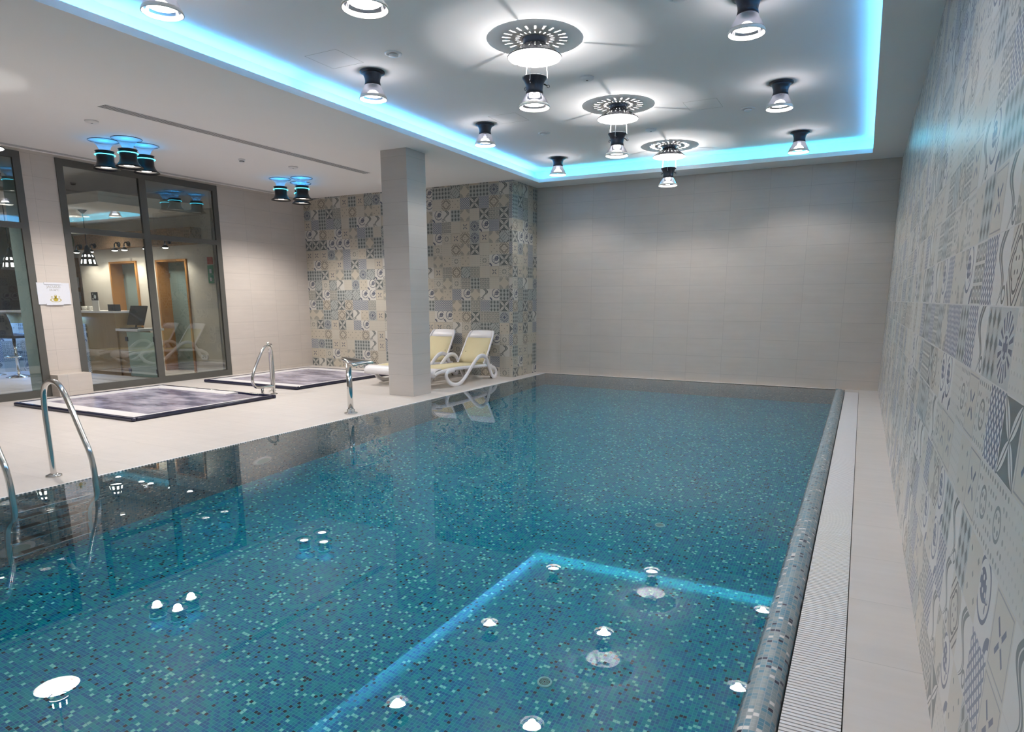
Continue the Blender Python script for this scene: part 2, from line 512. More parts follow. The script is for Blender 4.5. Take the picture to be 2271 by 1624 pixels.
struct('wall_right', MB().box(XR, XR + 0.2, YN, YB + 0.2, -0.02, ZH + 0.1), 'patch_right')
struct('wall_back', MB().box(-5.8, XR, YB, YB + 0.2, -0.02, ZH + 0.1), 'tile_back')
struct('wall_alcove', MB().box(XL - 0.2, -5.8, YA, YA + 0.1, -0.02, ZL), 'patch_alc')
struct('wall_alcove_return', MB().box(-5.9, -5.8, YA + 0.0005, YB, -0.02, ZL - 0.0005), 'patch_alc_side').location.x = 0.0005
struct('wall_left', MB().box(XL - 0.2, XL, 8.76, YA, -0.02, ZL).box(XL - 0.2, XL, 5.97, 8.76, 3.532, ZL)
       .box(XL - 0.2, XL, 1.4, 5.5, 3.532, ZL).box(XL - 0.2, XL, YN, 1.4, -0.02, ZL).box(XL - 0.46, XL, 5.5, 5.97, -0.02, ZL), 'tile_side')
struct('wall_front', MB().box(XL, XR, YN - 0.2, YN, -1.6, ZH + 0.1), 'plaster')
# floors
GX0, GX1, GY1 = -0.135, 0.067, 11.62
struct('floor', MB().box(XL - 0.2, PX0 - 0.035, YN, YA, -0.06, 0.0).box(-5.8, PX0 - 0.035, YA, PY1 + 0.02, -0.06, 0).box(-5.8, XR, PY1 + 0.02, YB, -0.06, 0)
       .box(GX1, XR, YN, PY1 + 0.02, -0.06, 0).box(GX0 + 0.002, GX1, GY1, PY1 + 0.02, -0.06, 0), 'tile_floor')
# pale ribbed edge along the left side and the far end of the pool
e = MB()
e.box(PX0 - 0.035, PX0 - 0.012, YN, PY1, -0.05, -0.001)
y = YN
while y < PY1:
    e.box(PX0 - 0.012, PX0 + 0.004, y, y + 0.012, -0.05, 0.0005); y += 0.03
e.box(-5.57, GX0 - 0.06, PY1, PY1 + 0.02, -0.05, 0.002)
struct('trim_1', e, 'grate')
# pool shell
pf = struct('floor_pool', MB().quad((PX0, PY0, DEP), (PX1 - 0.06, PY0, DEP), (PX1 - 0.06, PY1, DEP), (PX0, PY1, DEP)), 'mos_floor')
pw1 = struct('wall_pool_left', MB().quad((PX0, PY0, DEP), (PX0, PY1, DEP), (PX0, PY1, 0.0), (PX0, PY0, 0.0)), 'mos_wall_y')
pw2 = struct('wall_pool_right', MB().quad((PX1 - 0.06, PY0, DEP), (PX1 - 0.06, PY0, -0.05), (PX1 - 0.06, PY1, -0.05), (PX1 - 0.06, PY1, DEP)), 'mos_wall_y')
pw3 = struct('wall_pool_far', MB().quad((PX0, PY1, DEP), (PX1 - 0.06, PY1, DEP), (PX1 - 0.06, PY1, 0.0), (PX0, PY1, 0.0)), 'mos_wall_x')
pw4 = struct('wall_pool_near', MB().quad((PX0, PY0, DEP), (PX0, PY0, 0.0), (PX1 - 0.06, PY0, 0.0), (PX1 - 0.06, PY0, DEP)), 'mos_wall_x')
# overflow rim on the right: a rounded tiled roll
prof = []
cxr = -0.203
for i in range(15):
    a = math.radians(180 - 180 * i / 14)
    prof.append((cxr + 0.068 * math.cos(a), -0.03 + 0.052 * math.sin(a)))
prof = [(prof[0][0], -0.12)] + prof + [(prof[-1][0], -0.12)]
rim = MB()
ln = [0]
for i in range(1, len(prof)): ln.append(ln[-1] + math.hypot(prof[i][0] - prof[i - 1][0], prof[i][1] - prof[i - 1][1]))
ys = [PY0 + (11.74 - PY0) * i / 4 for i in range(5)]
for j in range(4):
    for i in range(len(prof) - 1):
        a, b2 = prof[i], prof[i + 1]
        rim.quad((a[0], ys[j], a[1]), (a[0], ys[j + 1], a[1]), (b2[0], ys[j + 1], b2[1]), (b2[0], ys[j], b2[1]),
                 uv=[(ln[i], ys[j]), (ln[i], ys[j + 1]), (ln[i + 1], ys[j + 1]), (ln[i + 1], ys[j])])
# rounded far corner of the rim
NA = 8
for k in range(NA):
    for i in range(len(prof) - 1):
        q = []
        uv = []
        for (pi_, kk) in ((i, k), (i, k + 1), (i + 1, k + 1), (i + 1, k)):
            t = math.radians(90 * kk / NA); off = prof[pi_][0] - (cxr - 0.068)
            q.append((cxr - 0.068 + off * math.cos(t) * 1.0, 11.74 + off * math.sin(t) * 0.9, prof[pi_][1]))
            uv.append((ln[pi_], 11.74 + 0.12 * kk / NA))
        rim.quad(*q, uv=uv)
for f_ in range(len(rim.sm)): rim.sm[f_] = True
import_rim = tag(rim.build('trim_3', 'mos_rim'), kind='structure')
md = import_rim.modifiers.new('weld', 'WELD'); md.merge_threshold = 0.0005
# water
wt = tag(MB().quad((PX0, PY0, -0.004), (cxr - 0.01, PY0, -0.004), (cxr - 0.01, PY1, -0.004), (PX0, PY1, -0.004)).build('pool_water', 'water'),
         'still clear water filling the whole swimming pool', 'water', kind='stuff')
# grate
gt_ = thing('overflow_grate', 'long white slatted overflow grate beside the mosaic rim', 'grate')
MB().box(GX0, GX1, PY0, GY1, -0.06, -0.03).build('channel', 'dark_gap', gt_)
gb = MB(); y = PY0
while y < GY1 - 0.02:
    gb.box(GX0 + 0.006, GX1 - 0.004, y, y + 0.0145, -0.02, -0.001); y += 0.0205
gb.box(GX0 + 0.05, GX0 + 0.06, PY0, GY1, -0.028, -0.012).box(GX1 - 0.06, GX1 - 0.05, PY0, GY1, -0.028, -0.012)
gb.build('slats', 'grate', gt_)

# ceilings
CX0, CX1, CY1 = -5.505, -0.066, 11.42
RO = 0.17
cl = MB()
cl.box(XL, CX0, YN, YA, ZL, ZL + 0.03).box(-5.8, CX0, YA, YB, ZL, ZL + 0.03).box(CX0, CX1, CY1, YB, ZL, ZL + 0.03).box(CX1, XR, YN, YB, ZL, ZL + 0.03)
cl.box(CX0 - RO, CX0 - RO + 0.01, YN, CY1 + RO, ZL + 0.03, ZH).box(CX0 - RO, CX1 + RO, CY1 + RO, CY1 + RO + 0.01, ZL + 0.03, ZH).box(CX1 + RO, CX1 + RO + 0.01, YN, CY1 + RO, ZL + 0.03, ZH)
cl.box(CX0 - 0.012, CX0, YN, CY1 + 0.012, ZL + 0.03, ZL + 0.065).box(CX1, CX1 + 0.012, YN, CY1 + 0.012, ZL + 0.03, ZL + 0.065).box(CX0 - 0.012, CX1 + 0.012, CY1, CY1 + 0.012, ZL + 0.03, ZL + 0.065)
cl.box(CX0 - RO, CX1 + RO + 0.01, YN, CY1 + RO + 0.01, ZH, ZH + 0.03)
struct('ceiling', cl, 'paint')
def strip(name, x0, x1, y0, y1, mat, label):
    return tag(MB().box(x0, x1, y0, y1, ZL + 0.032, ZL + 0.042).build(name, mat), label, 'light strip')
strip('led_strip', CX0 - 0.05, CX0 - 0.03, YN + 0.1, 5.62, 'led_blue', 'blue glowing strip in the left ceiling recess, the nearer length before the gap')
strip('led_strip', CX0 - 0.05, CX0 - 0.03, 5.78, CY1 - 0.05, 'led_blue', 'blue glowing strip in the left ceiling recess, the farther length reaching the corner')
strip('led_strip', CX0, CX1, CY1 + 0.03, CY1 + 0.05, 'led_cyan', 'cyan glowing strip in the ceiling recess along the far wall')
strip('led_strip', CX1 + 0.03, CX1 + 0.05, YN + 0.1, CY1, 'led_blue', 'blue glowing strip in the right ceiling recess by the patterned wall')

# column
struct('wall_column', MB().box(-6.405, -5.945, 7.99, 8.45, 0, ZL), 'tile_col')

# ------------------------------------------------------------------ windows
def window(n, y0, y1, mull, label=None):
    D = 0.1
    x0, x1 = XL - 0.02, XL + 0.015
    r = bpy.data.objects.new('window_%d' % n, None); C.objects.link(r); r['kind'] = 'structure'
    f = MB()
    f.box(x0, x1, y0, y0 + D, 0, 3.53).box(x0, x1, y1 - D, y1, 0, 3.53).box(x0, x1, y0 + D, y1 - D, 3.43, 3.53).box(x0, x1, y0 + D, y1 - D, 0, 0.11)
    ed = [y0 + D]
    for mm in mull:
        f.box(x0 - 0.005, x1 + 0.002, mm - 0.06, mm + 0.06, 0.11, 3.43); ed += [mm - 0.06, mm + 0.06]
    ed.append(y1 - D)
    for i in range(0, len(ed), 2): f.box(x0, x1, ed[i], ed[i + 1], 2.46, 2.545)
    f.build('window_frame', 'frame', r)
    for i in range(0, len(ed), 2):
        MB().box(XL - 0.012, XL - 0.006, ed[i], ed[i + 1], 0.11, 2.46).build('pane', 'pane', r)
        MB().box(XL - 0.012, XL - 0.006, ed[i], ed[i + 1], 2.545, 3.43).build('pane', 'pane', r)
    return r
window(1, 1.4, 5.5, [3.45])
window(2, 5.97, 8.76, [7.3])
struct('trim_2', MB().box(-10.899, -10.68, 5.5, 5.99, 0, 0.33), 'tile_side')

# ------------------------------------------------------------------ bar room beyond the glass
BX = -22.0
struct('floor_bar', MB().box(BX, XL - 0.2, -1.0, 9.5, -0.06, 0.0), 'tile_floor')
struct('ceiling_bar', MB().box(BX, XL - 0.2, -1.0, 9.5, 3.55, 3.6).box(-17.0, -11.33, 6.81, 8.73, 3.04, 3.21).box(-17.0, -11.5, 3.2, 6.3, 3.04, 3.21), 'plaster')
struct('wall_bar_end', MB().box(-15.47, -12.83, 8.73, 8.95, 2.24, 3.55).box(-15.47, -14.38, 8.73, 8.95, 0, 2.24).box(-13.46, -12.83, 8.73, 8.95, 0, 2.24)
       .box(-12.83, -11.1, 8.73, 8.95, 2.24, 3.55).box(-11.88, -11.1, 8.73, 8.95, 0, 2.24), 'plaster')
struct('wall_bar_corridor', MB().box(-15.4, -11.1, 9.35, 9.45, 0, 3.0), 'plaster')
struct('wall_bar_far', MB().box(BX, -15.47, 9.5, 9.7, 0, 3.55).box(BX - 0.2, BX, -1.0, 9.7, 0, 3.55).box(-15.57, -15.47, 8.9, 9.5, 0, 3.55), 'plaster')
struct('wall_bar_front', MB().box(BX, XL - 0.2, -1.2, -1.0, 0, 3.55), 'plaster')
struct('baseboard_bar', MB().box(-13.44, -12.84, 8.715, 8.73, 0, 0.09).box(-11.86, -11.1, 8.715, 8.73, 0, 0.09), 'white_plastic')
struct('wall_reveal', MB().box(-11.36, -11.0, 5.46, 5.4995, 0, 3.53), 'led_tint')

def bar_door(n, x0, x1):
    r = bpy.data.objects.new('door_%d' % n, None); C.objects.link(r); r['kind'] = 'structure'
    t = 0.045
    f = MB().box(x0, x0 + t, 8.70, 9.0, 0, 2.2).box(x1 - t, x1, 8.70, 9.0, 0, 2.2).box(x0, x1, 8.70, 9.0, 2.2, 2.24)
    f.build('door_frame', 'oak', r)
    MB().box(x0 + t, x1 - t, 8.96, 8.975, 0.01, 2.2).build('door_leaf', 'door_glass', r)
    h = MB().box(x1 - t - 0.1, x1 - t - 0.05, 8.945, 8.96, 0.93, 1.07)
    h.tube([(x1 - t - 0.075, 8.95, 1.0), (x1 - t - 0.075, 8.91, 1.0), (x1 - t - 0.19, 8.91, 1.0)], 0.009)
    h.build('door_handle', 'chrome', r)
    for z in (0.3, 1.9): MB().box(x0 + t, x0 + t + 0.05, 8.94, 8.96, z, z + 0.09).build('hinge', 'chrome', r)
bar_door(1, -14.38, -13.46)
bar_door(2, -12.83, -11.88)

# beam with wall lamps
bm = MB().box(-15.17, -11.39, 8.50, 8.728, 2.5, 2.8)
tag(bm.build('display_beam', 'beam'), 'rough brown beam fixed above the two bar doors', 'beam')
wl = [Vector((x, 8.40, 2.43)) for x in (-14.95, -14.45, -13.62, -13.3, -12.62, -12.02)]
names = ['leftmost, behind the hanging lamp', 'above the left door', 'left one of the close pair by the window post', 'right one of the close pair by the window post', 'first right of the window post', 'nearest the dark right end of the beam']
proto = None
for p, nm in zip(wl, names):
    lab = 'small black lamp on the beam, ' + nm
    if proto is None:
        proto = thing('beam_lamp', lab, 'lamp', p, 0, 'little lamps on the brown beam')
        MB().tube([(0, 0.1, 0.13), (0, 0.03, 0.16), (0, 0, 0.12), (0, 0, 0.05)], 0.012).lathe([(0, 0), (0.05, 0), (0.05, 0.02), (0, 0.02)], seg=16, M=Matrix.Translation((0, 0.10, 0.13)) @ Matrix.Rotation(PI / 2, 4, 'X')).build('arm', 'black', proto)
        MB().lathe([(0.02, 0.06), (0.035, 0.05), (0.075, 0.0)], seg=20).build('lamp_shade', 'black', proto)
        MB().lathe([(0.0, -0.015), (0.03, -0.012), (0.055, 0.0), (0.055, 0.01), (0.0, 0.012)], seg=20).build('bulb', 'bulb_soft', proto)
    else: dup(proto, p, lab)
    lamp_light('beam_lamp_light', 'SPOT', (p.x, p.y, p.z - 0.03), 9, (1, 0.88, 0.74), 0.03, math.radians(130), 0.6, caustic=False)

# bell pendants
def bell(loc, top, label):
    t = thing('bell_pendant', label, 'pendant lamp', loc)
    MB().tube([(0, 0, 0.36), (0, 0, top - loc[2] - 0.05)], 0.006, seg=8).build('cord', 'black', t)
    MB().lathe([(0, 0), (0.075, 0), (0.06, -0.02), (0.02, -0.06), (0, -0.06)], (0, 0, top - loc[2]), 20).build('canopy', 'black', t)
    # black bell with a row of round and a row of tall openings
    prof_ = [(0.012, 0.37), (0.03, 0.34), (0.042, 0.30), (0.048, 0.25), (0.078, 0.215), (0.092, 0.195), (0.108, 0.155), (0.112, 0.13), (0.118, 0.105), (0.132, 0.035), (0.142, 0.012), (0.147, 0.0)]
    mb = MB(); n0 = 40; rr_ = []
    for r_, z_ in prof_:
        row = []
        for i in range(n0):
            a = 2 * PI * i / n0
            mb.v.append((r_ * math.cos(a), r_ * math.sin(a), z_)); row.append(len(mb.v) - 1)
        rr_.append(row)
    for k_ in range(len(prof_) - 1):
        for i in range(n0):
            if k_ in (5, 8) and i % 4 in (1, 2): continue
            mb.f.append((rr_[k_][i], rr_[k_][(i + 1) % n0], rr_[k_ + 1][(i + 1) % n0], rr_[k_ + 1][i])); mb.sm.append(True)
    mb.build('lamp_shade', 'black', t, solid=0.004)
    MB().lathe([(0, 0.205), (0.07, 0.20), (0.095, 0.15), (0.118, 0.04), (0, 0.04)], seg=24).build('diffuser', 'bulb_soft', t)
    return t
bell((-12.66, 7.3, 2.06), 3.04, 'black bell pendant with glowing openings seen left of the two bar doors')
bell((-13.2, 6.3, 1.97), 3.55, 'black bell pendant with glowing openings behind the leftmost window')

# bar counter
ct = thing('bar_counter', 'long wooden bar counter with white top and blue lit tile front', 'counter')
k = MB()
k.box(-13.9, -12.64, 7.65, 8.15, 0.0, 1.2)
k.box(-15.35, -13.9, 7.30, 7.9, 0.0, 1.2)
k.box(-15.95, -15.35, 3.0, 7.9, 0.0, 1.2)
k.build('body', 'counter_wood', ct)
MB().box(-13.9, -12.63, 7.63, 8.17, 1.2, 1.235).box(-15.33, -13.9, 7.1, 7.92, 1.2, 1.235).box(-15.97, -15.33, 3.0, 7.92, 1.2, 1.235).build('worktop', 'white_ledge', ct)
MB().box(-13.9, -13.6, 7.63, 7.65, 0.0, 0.98).box(-15.33, -13.9, 7.28, 7.30, 0.0, 0.98).build('tile_front', 'patch_blue', ct)
MB().box(-15.35, -15.33, 3.0, 7.28, 0.0, 0.98).build('tile_front', 'patch_blue_side', ct)
dk = thing('lower_desk', 'low wooden desk with thick white top at the end of the counter', 'desk')
MB().box(-12.635, -12.37, 7.68, 8.15, 0.0, 0.86).build('body', 'counter_wood', dk)
MB().box(-12.62, -11.95, 7.62, 8.15, 0.865, 0.91).build('desk_top', 'white_ledge', dk)
lamp_light('bar_led', 'AREA', (-14.4, 7.2, 1.15), 6, (0.15, 0.4, 1.0), size=(1.6, 0.05), rot=(math.radians(-20), 0, 0), caustic=False)
lamp_light('bar_led', 'AREA', (-13.75, 7.58, 1.15), 1.5, (0.15, 0.4, 1.0), size=(0.26, 0.03), rot=(math.radians(-20), 0, 0), caustic=False)
lamp_light('bar_led', 'AREA', (-15.22, 5.6, 1.15), 8, (0.15, 0.4, 1.0), size=(0.05, 3.0), rot=(0, math.radians(20), 0), caustic=False)
gte = thing('swing_gate', 'frosted glass swing gate between the counter and the glass wall', 'gate')
MB().box(-12.32, -11.5, 7.64, 7.655, 0.02, 0.855).build('glass_leaf', 'frost', gte)
for hb in ((-12.36, -12.29, 0.08, 0.16), (-12.36, -12.29, 0.68, 0.76), (-11.53, -11.49, 0.1, 0.18), (-11.53, -11.49, 0.68, 0.78)): MB().box(hb[0], hb[1], 7.625, 7.665, hb[2], hb[3]).build('hinge', 'zinc', gte)
# things on the counter
t = thing('till_screen', 'tilted black till screen standing on the lower white desk', 'screen', (-12.36, 7.86, 0.911))
MB().box(-0.26, 0.24, -0.012, 0.012, 0.0, 0.38, M=Matrix.Translation((0, 0, 0.06)) @ Matrix.Rotation(math.radians(-18), 4, 'X') @ Matrix.Shear('XZ', 4, (0.0, 0.0))).build('panel', 'screen', t)
MB().box(-0.09, 0.09, -0.08, 0.1, 0, 0.015).tube([(0, 0, 0.01), (0, 0.03, 0.12)], 0.015).build('stand', 'black', t)
tag(MB().box(-12.5, -12.05, 7.63, 7.70, 0.911, 0.925).build('keyboard', 'black'), 'flat black keyboard lying on the lower white desk', 'keyboard')
t = thing('leaflet_stand', 'upright leaflet stand with black and white picture on the counter', 'leaflet stand', (-13.34, 7.72, 1.236))
MB().box(-0.10, 0.10, 0, 0.02, 0, 0.20).build('holder', 'ceramic', t)
MB().box(-0.10, 0.10, 0.0, 0.012, 0.2, 0.36).build('picture', 'dark_gap', t)
MB().lathe([(0, 0), (0.04, 0), (0.03, 0.004), (0, 0.004)], seg=14, M=Matrix.Translation((0.02, -0.001, 0.27)) @ Matrix.Rotation(PI / 2, 4, 'X')).lathe([(0, 0), (0.02, 0), (0, 0.004)], seg=10, M=Matrix.Translation((-0.05, -0.001, 0.23)) @ Matrix.Rotation(PI / 2, 4, 'X')).lathe([(0, 0), (0.018, 0), (0, 0.004)], seg=10, M=Matrix.Translation((-0.04, -0.001, 0.32)) @ Matrix.Rotation(PI / 2, 4, 'X')).build('print', 'ceramic', t)
tag(MB().box(-12.98, -12.74, 7.74, 7.84, 1.236, 1.36).box(-12.96, -12.84, 7.735, 7.74, 1.24, 1.31).build('card_terminal', 'black'), 'small black box with a card on the end of the counter', 'card terminal')
cup = lambda mb, c, s=1: mb.lathe([(0, 0.004), (0.025 * s, 0.004), (0.035 * s, 0.02 * s), (0.042 * s, 0.07 * s), (0.038 * s, 0.07 * s), (0.03 * s, 0.02 * s), (0, 0.012)], c, 20)
for i, (x, y, nm) in enumerate([(-13.72, 7.72, 'left one of the pair'), (-13.58, 7.76, 'right one of the pair')]):
    t = thing('coffee_cup', 'white cup beside the leaflet stand, ' + nm, 'cup', (x, y, 1.236), 0, 'cups on the counter')
    cup(MB(), (0, 0, 0.0), 1.25).build('bowl', 'ceramic', t)
    MB().tube([(0.05, 0, 0.07), (0.08, 0, 0.06), (0.08, 0, 0.03), (0.045, 0, 0.025)], 0.006, seg=8).build('handle', 'ceramic', t)
for x, y, rr, hh, nm in [(-15.02, 7.4, 0.10, 0.24, 'tall pale jar with domed lid on the counter behind the black bar stool'), (-14.80, 7.36, 0.075, 0.16, 'short pale jar on the counter beside the tall domed jar')]:
    t = thing('jar', nm, 'jar', (x, y, 1.236))
    MB().lathe([(0, 0), (rr * 0.8, 0), (rr, 0.03), (rr, hh * 0.7), (rr * 0.8, hh * 0.8), (0, hh * 0.8)], seg=24).build('body', 'ceramic', t)
    MB().lathe([(0, hh * 0.8), (rr * 0.85, hh * 0.8), (rr * 0.6, hh * 0.95), (0.02, hh), (0.02, hh + 0.02), (0, hh + 0.03)], seg=24).build('lid', 'ceramic', t)
# stools
st = thing('bar_stool', 'black bar stool with chrome disc base, nearer the window post', 'bar stool', (-14.16, 6.62, 0), 0.25, 'stools at the bar')
MB().lathe([(0, 0), (0.21, 0), (0.205, 0.012), (0.08, 0.05), (0.03, 0.07), (0, 0.07)], seg=40).build('base', 'chrome', st)
MB().tube([(0, 0, 0.05), (0, 0, 0.74)], 0.028).build('post', 'chrome', st)
MB().tube([(0.15 * math.cos(a), 0.15 * math.sin(a) - 0.05, 0.39) for a in [2 * PI * i / 24 for i in range(24)]], 0.012, closed=True, seg=8).build('footrest', 'chrome', st)
MB().box(-0.22, 0.22, -0.2, 0.2, 0.74, 0.82).build('seat', 'black_soft', st, bevel=0.03)
rows = []
for z, wv, yy in ((0.80, 0.21, -0.20), (0.92, 0.235, -0.225), (1.08, 0.24, -0.255), (1.20, 0.21, -0.28)):
    rows.append([(-wv * math.cos(PI * j / 8), yy - 0.05 * math.sin(PI * j / 8) + 0.03, z) for j in range(9)])
MB().sheet(rows).build('backrest', 'black_soft', st, solid=0.045)
dup(st, (-14.95, 6.55, 0), 'black bar stool cut by the left edge of the photo', 0.4)
# wood panel, round decoration, notices
t = thing('wood_wall_panel', 'tall reddish wood plank panel on the bar wall left of the doors', 'wall panel')
MB().box(-17.6, -16.87, 9.46, 9.5, 0.0, 2.44).build('planks', 'brown_wood', t)
tag(MB().box(-21.5, -18.2, 9.30, 9.5, 0.0, 2.36).build('dark_cabinet_wall', 'dark_wood'), 'dark wood cabinet wall behind the bar at the left edge', 'cabinet')
dec = thing('round_wall_decoration', 'round ochre and green wall decoration above the wood panel', 'wall decoration', (-17.2, 9.49, 2.95))
RX = Matrix.Rotation(PI / 2, 4, 'X')
MB().lathe([(0, 0), (0.19, 0), (0.19, 0.01), (0, 0.01)], (0.06, -0.12, 0), 32, M=RX, smooth=False).build('green_disc', plain('decor_green', (0.25, 0.34, 0.2), 0.7), dec)
MB().lathe([(0, 0.01), (0.2, 0.01), (0.2, 0.02), (0, 0.02)], (-0.02, 0.08, 0), 32, M=RX, smooth=False).build('ochre_disc', plain('decor_ochre', (0.35, 0.27, 0.10), 0.7), dec)
for z, nm in ((1.86, 'the upper one'), (1.52, 'the lower one')):
    t = thing('notice_card', 'small white square notice on the wood panel, ' + nm, 'notice', (-17.0, 9.455, z), 0, 'notices on the wood panel')
    MB().box(-0.11, 0.11, -0.008, 0, -0.12, 0.12).build('card', 'sign', t)
    MB().lathe([(0, 0), (0.03, 0), (0, 0.002)], (0, 0.0, 0.009), 12, M=RX, smooth=False).box(-0.02, 0.02, -0.011, -0.009, -0.06, -0.02).build('symbol', 'print_grey', t)
# wall signs and socket by the right door
t = thing('exit_sign', 'green emergency sign on the bar wall by the window frame', 'sign', (-11.2, 8.722, 1.93))
MB().box(-0.08, 0.08, -0.006, 0, -0.17, 0.17).build('plate', 'green', t)
MB().box(-0.03, 0.03, -0.009, -0.006, 0.02, 0.1).build('pictogram', 'sign', t)
MB().box(-0.03, 0.02, -0.009, -0.006, -0.13, -0.06).build('pictogram', 'sign', t)
tag(MB().box(-11.27, -11.12, 8.716, 8.724, 2.12, 2.25).build('fire_sign', 'red'), 'small red sign above the green emergency sign', 'sign')
t = thing('wall_socket', 'white double socket low on the wall right of the doors', 'socket', (-11.6, 8.72, 0.32))
MB().box(-0.09, 0.09, -0.008, 0.008, -0.045, 0.045).build('plate', 'white_plastic', t)
for q_ in (-0.04, 0.04): MB().lathe([(0, 0), (0.02, 0), (0, 0.002)], (q_, 0, 0.009), 12, M=RX).build('outlet', 'print_grey', t)
# bar ceiling downlights
for i, (x, y) in enumerate([(-13.6, 7.9), (-12.2, 5.0), (-13.8, 4.4), (-15.0, 5.3), (-13.0, 3.6)]):
    z = 3.04
    t = thing('recessed_spot', ['recessed spot in the bar ceiling nearest the doors', 'recessed spot in the bar ceiling just behind the left window', 'recessed spot in the bar ceiling in the middle of the left slab', 'recessed spot in the bar ceiling above the counter', 'recessed spot in the bar ceiling farthest left'][i], 'ceiling light', (x, y, z))
    MB().lathe([(0.05, 0), (0.07, 0), (0.07, -0.006), (0.05, -0.006)], seg=24, close=True).build('ring', 'white_plastic', t)
    MB().lathe([(0, -0.002), (0.05, -0.002)], seg=24).build('lens', 'bulb_soft', t)
    lamp_light('bar_spot', 'SPOT', (x, y, z - 0.02), BAR_W, (1, 0.86, 0.72), 0.05, math.radians(150), 0.8, caustic=False)

# ------------------------------------------------------------------ jacuzzi sign
sg = thing('jacuzzi_sign', 'white sign reading JACUZZI in a clear holder between the two windows', 'sign', (-10.895, 5.715, 1.54))
MB().box(0, 0.012, -0.225, 0.225, -0.16, 0.16).build('card', 'sign', sg)
MB().box(0.012, 0.02, -0.13, 0.11, 0.135, 0.165).box(0.012, 0.02, -0.13, 0.11, -0.17, -0.145).box(-0.001, 0.02, -0.235, -0.225, -0.16, 0.16).build('holder', 'sign', sg)
def text_mesh(s, size, name, mat, parent, loc):
    cu = bpy.data.curves.new(name, 'FONT'); cu.body = s; cu.size = size; cu.align_x = 'CENTER'; cu.extrude = 0.0004
    o = bpy.data.objects.new(name + '_src', cu); C.objects.link(o)
    bpy.context.view_layer.update()
    me = bpy.data.meshes.new_from_object(o.evaluated_get(bpy.context.evaluated_depsgraph_get()))
    bpy.data.objects.remove(o); bpy.data.curves.remove(cu)
    me.materials.clear(); me.materials.append(MT[mat])
    n = bpy.data.objects.new(name, me); C.objects.link(n); n.parent = parent; n.location = loc
    n.rotation_euler = (PI / 2, 0, PI / 2)
    return n
text_mesh('JACUZZI', 0.05, 'lettering', 'print_grey', sg, (0.0135, 0.0, 0.085))
text_mesh('34-36°C', 0.042, 'lettering', 'print_grey', sg, (0.0135, 0.005, 0.04))
em = MB()
RY = Matrix.Rotation(PI / 2, 4, 'Y')
def flat_ellipse(mb, cy_, cz_, ry_, rz_, th=None, n=32):
    for i in range(n):
        a0, a1 = 2 * PI * i / n, 2 * PI * (i + 1) / n
        def P(a, s_): return (0.0137, cy_ + ry_ * s_ * math.cos(a), cz_ + rz_ * s_ * math.sin(a))
        i0 = 0.0 if th is None else th
        mb.quad(P(a0, i0), P(a0, 1), P(a1, 1), P(a1, i0))
flat_ellipse(em, 0.01, -0.095, 0.08, 0.03, 0.84)
flat_ellipse(em, 0.01, -0.088, 0.035, 0.026)
flat_ellipse(em, 0.01, -0.048, 0.018, 0.018)
flat_ellipse(em, 0.01, -0.032, 0.02, 0.014, 0.75)
em.quad((0.0137, 0.004, -0.075), (0.0137, 0.016, -0.075), (0.0137, 0.016, -0.055), (0.0137, 0.004, -0.055))
for s_ in (-1, 1): flat_ellipse(em, 0.01 + s_ * 0.052, -0.05, 0.012, 0.009, 0.5, 12)
em.build('emblem', 'gold', sg)

# ------------------------------------------------------------------ whirlpools
def whirlpool(label, wl_, x0, x1, y0, y1, dark_x=None):
    t = thing('whirlpool', label, 'hot tub', (x0, y0, 0))
    W, H = x1 - x0, y1 - y0
    def ring(mb, o, i, z0, z1, r=0.05):
        # frame as four boxes o=outer inset, i=inner inset
        mb.box(o, W - o, o, i, z0, z1).box(o, W - o, H - i, H - o, z0, z1).box(o, i, i, H - i, z0, z1).box(W - i, W - o, i, H - i, z0, z1)
    a = MB(); ring(a, 0, 0.06, 0.001, 0.05); a.build('outer_edge', 'acrylic_dark', t, bevel=0.015)
    b_ = MB(); b_.box(0.06, W - 0.06, 0.06, 0.28, 0.02, 0.045).box(0.06, 0.28, 0.28, H - 0.06, 0.02, 0.045)
    b_.box(0.28, dark_x if dark_x else W - 0.3, H - 0.28, H - 0.06, 0.02, 0.045)
    b_.box(W - 0.12, W - 0.06, 0.28, H - 0.25, 0.02, 0.045)
    b_.build('overflow_ledge', 'white_ledge', t)
    MB().box(0.06, W - 0.06, 0.06, H - 0.06, 0.0015, 0.015).build('basin', 'acrylic_dark', t)
    wq = MB()
    NX = 24
    rows = []
    for i in range(NX + 1):
        rows.append([(0.28 + (W - 0.12 - 0.28) * i / NX, 0.28 + (H - 0.14 - 0.28) * j / NX, 0.036 + 0.004 * math.sin(i * 1.3 + j) * math.cos(j * 0.9)) for j in range(NX + 1)])
    wq.sheet(rows)
    o = wq.build('water', 'whirl', t); o['label'] = wl_
    return t
whirlpool('nearer square whirlpool with dark blue edge and foaming water', 'grey violet foaming water', -10.36, -7.70, 4.72, 6.94, 1.9)
whirlpool('farther square whirlpool with dark blue edge by the patterned wall', 'violet foaming water', -10.36, -8.09, 7.72, 10.25, 1.9)
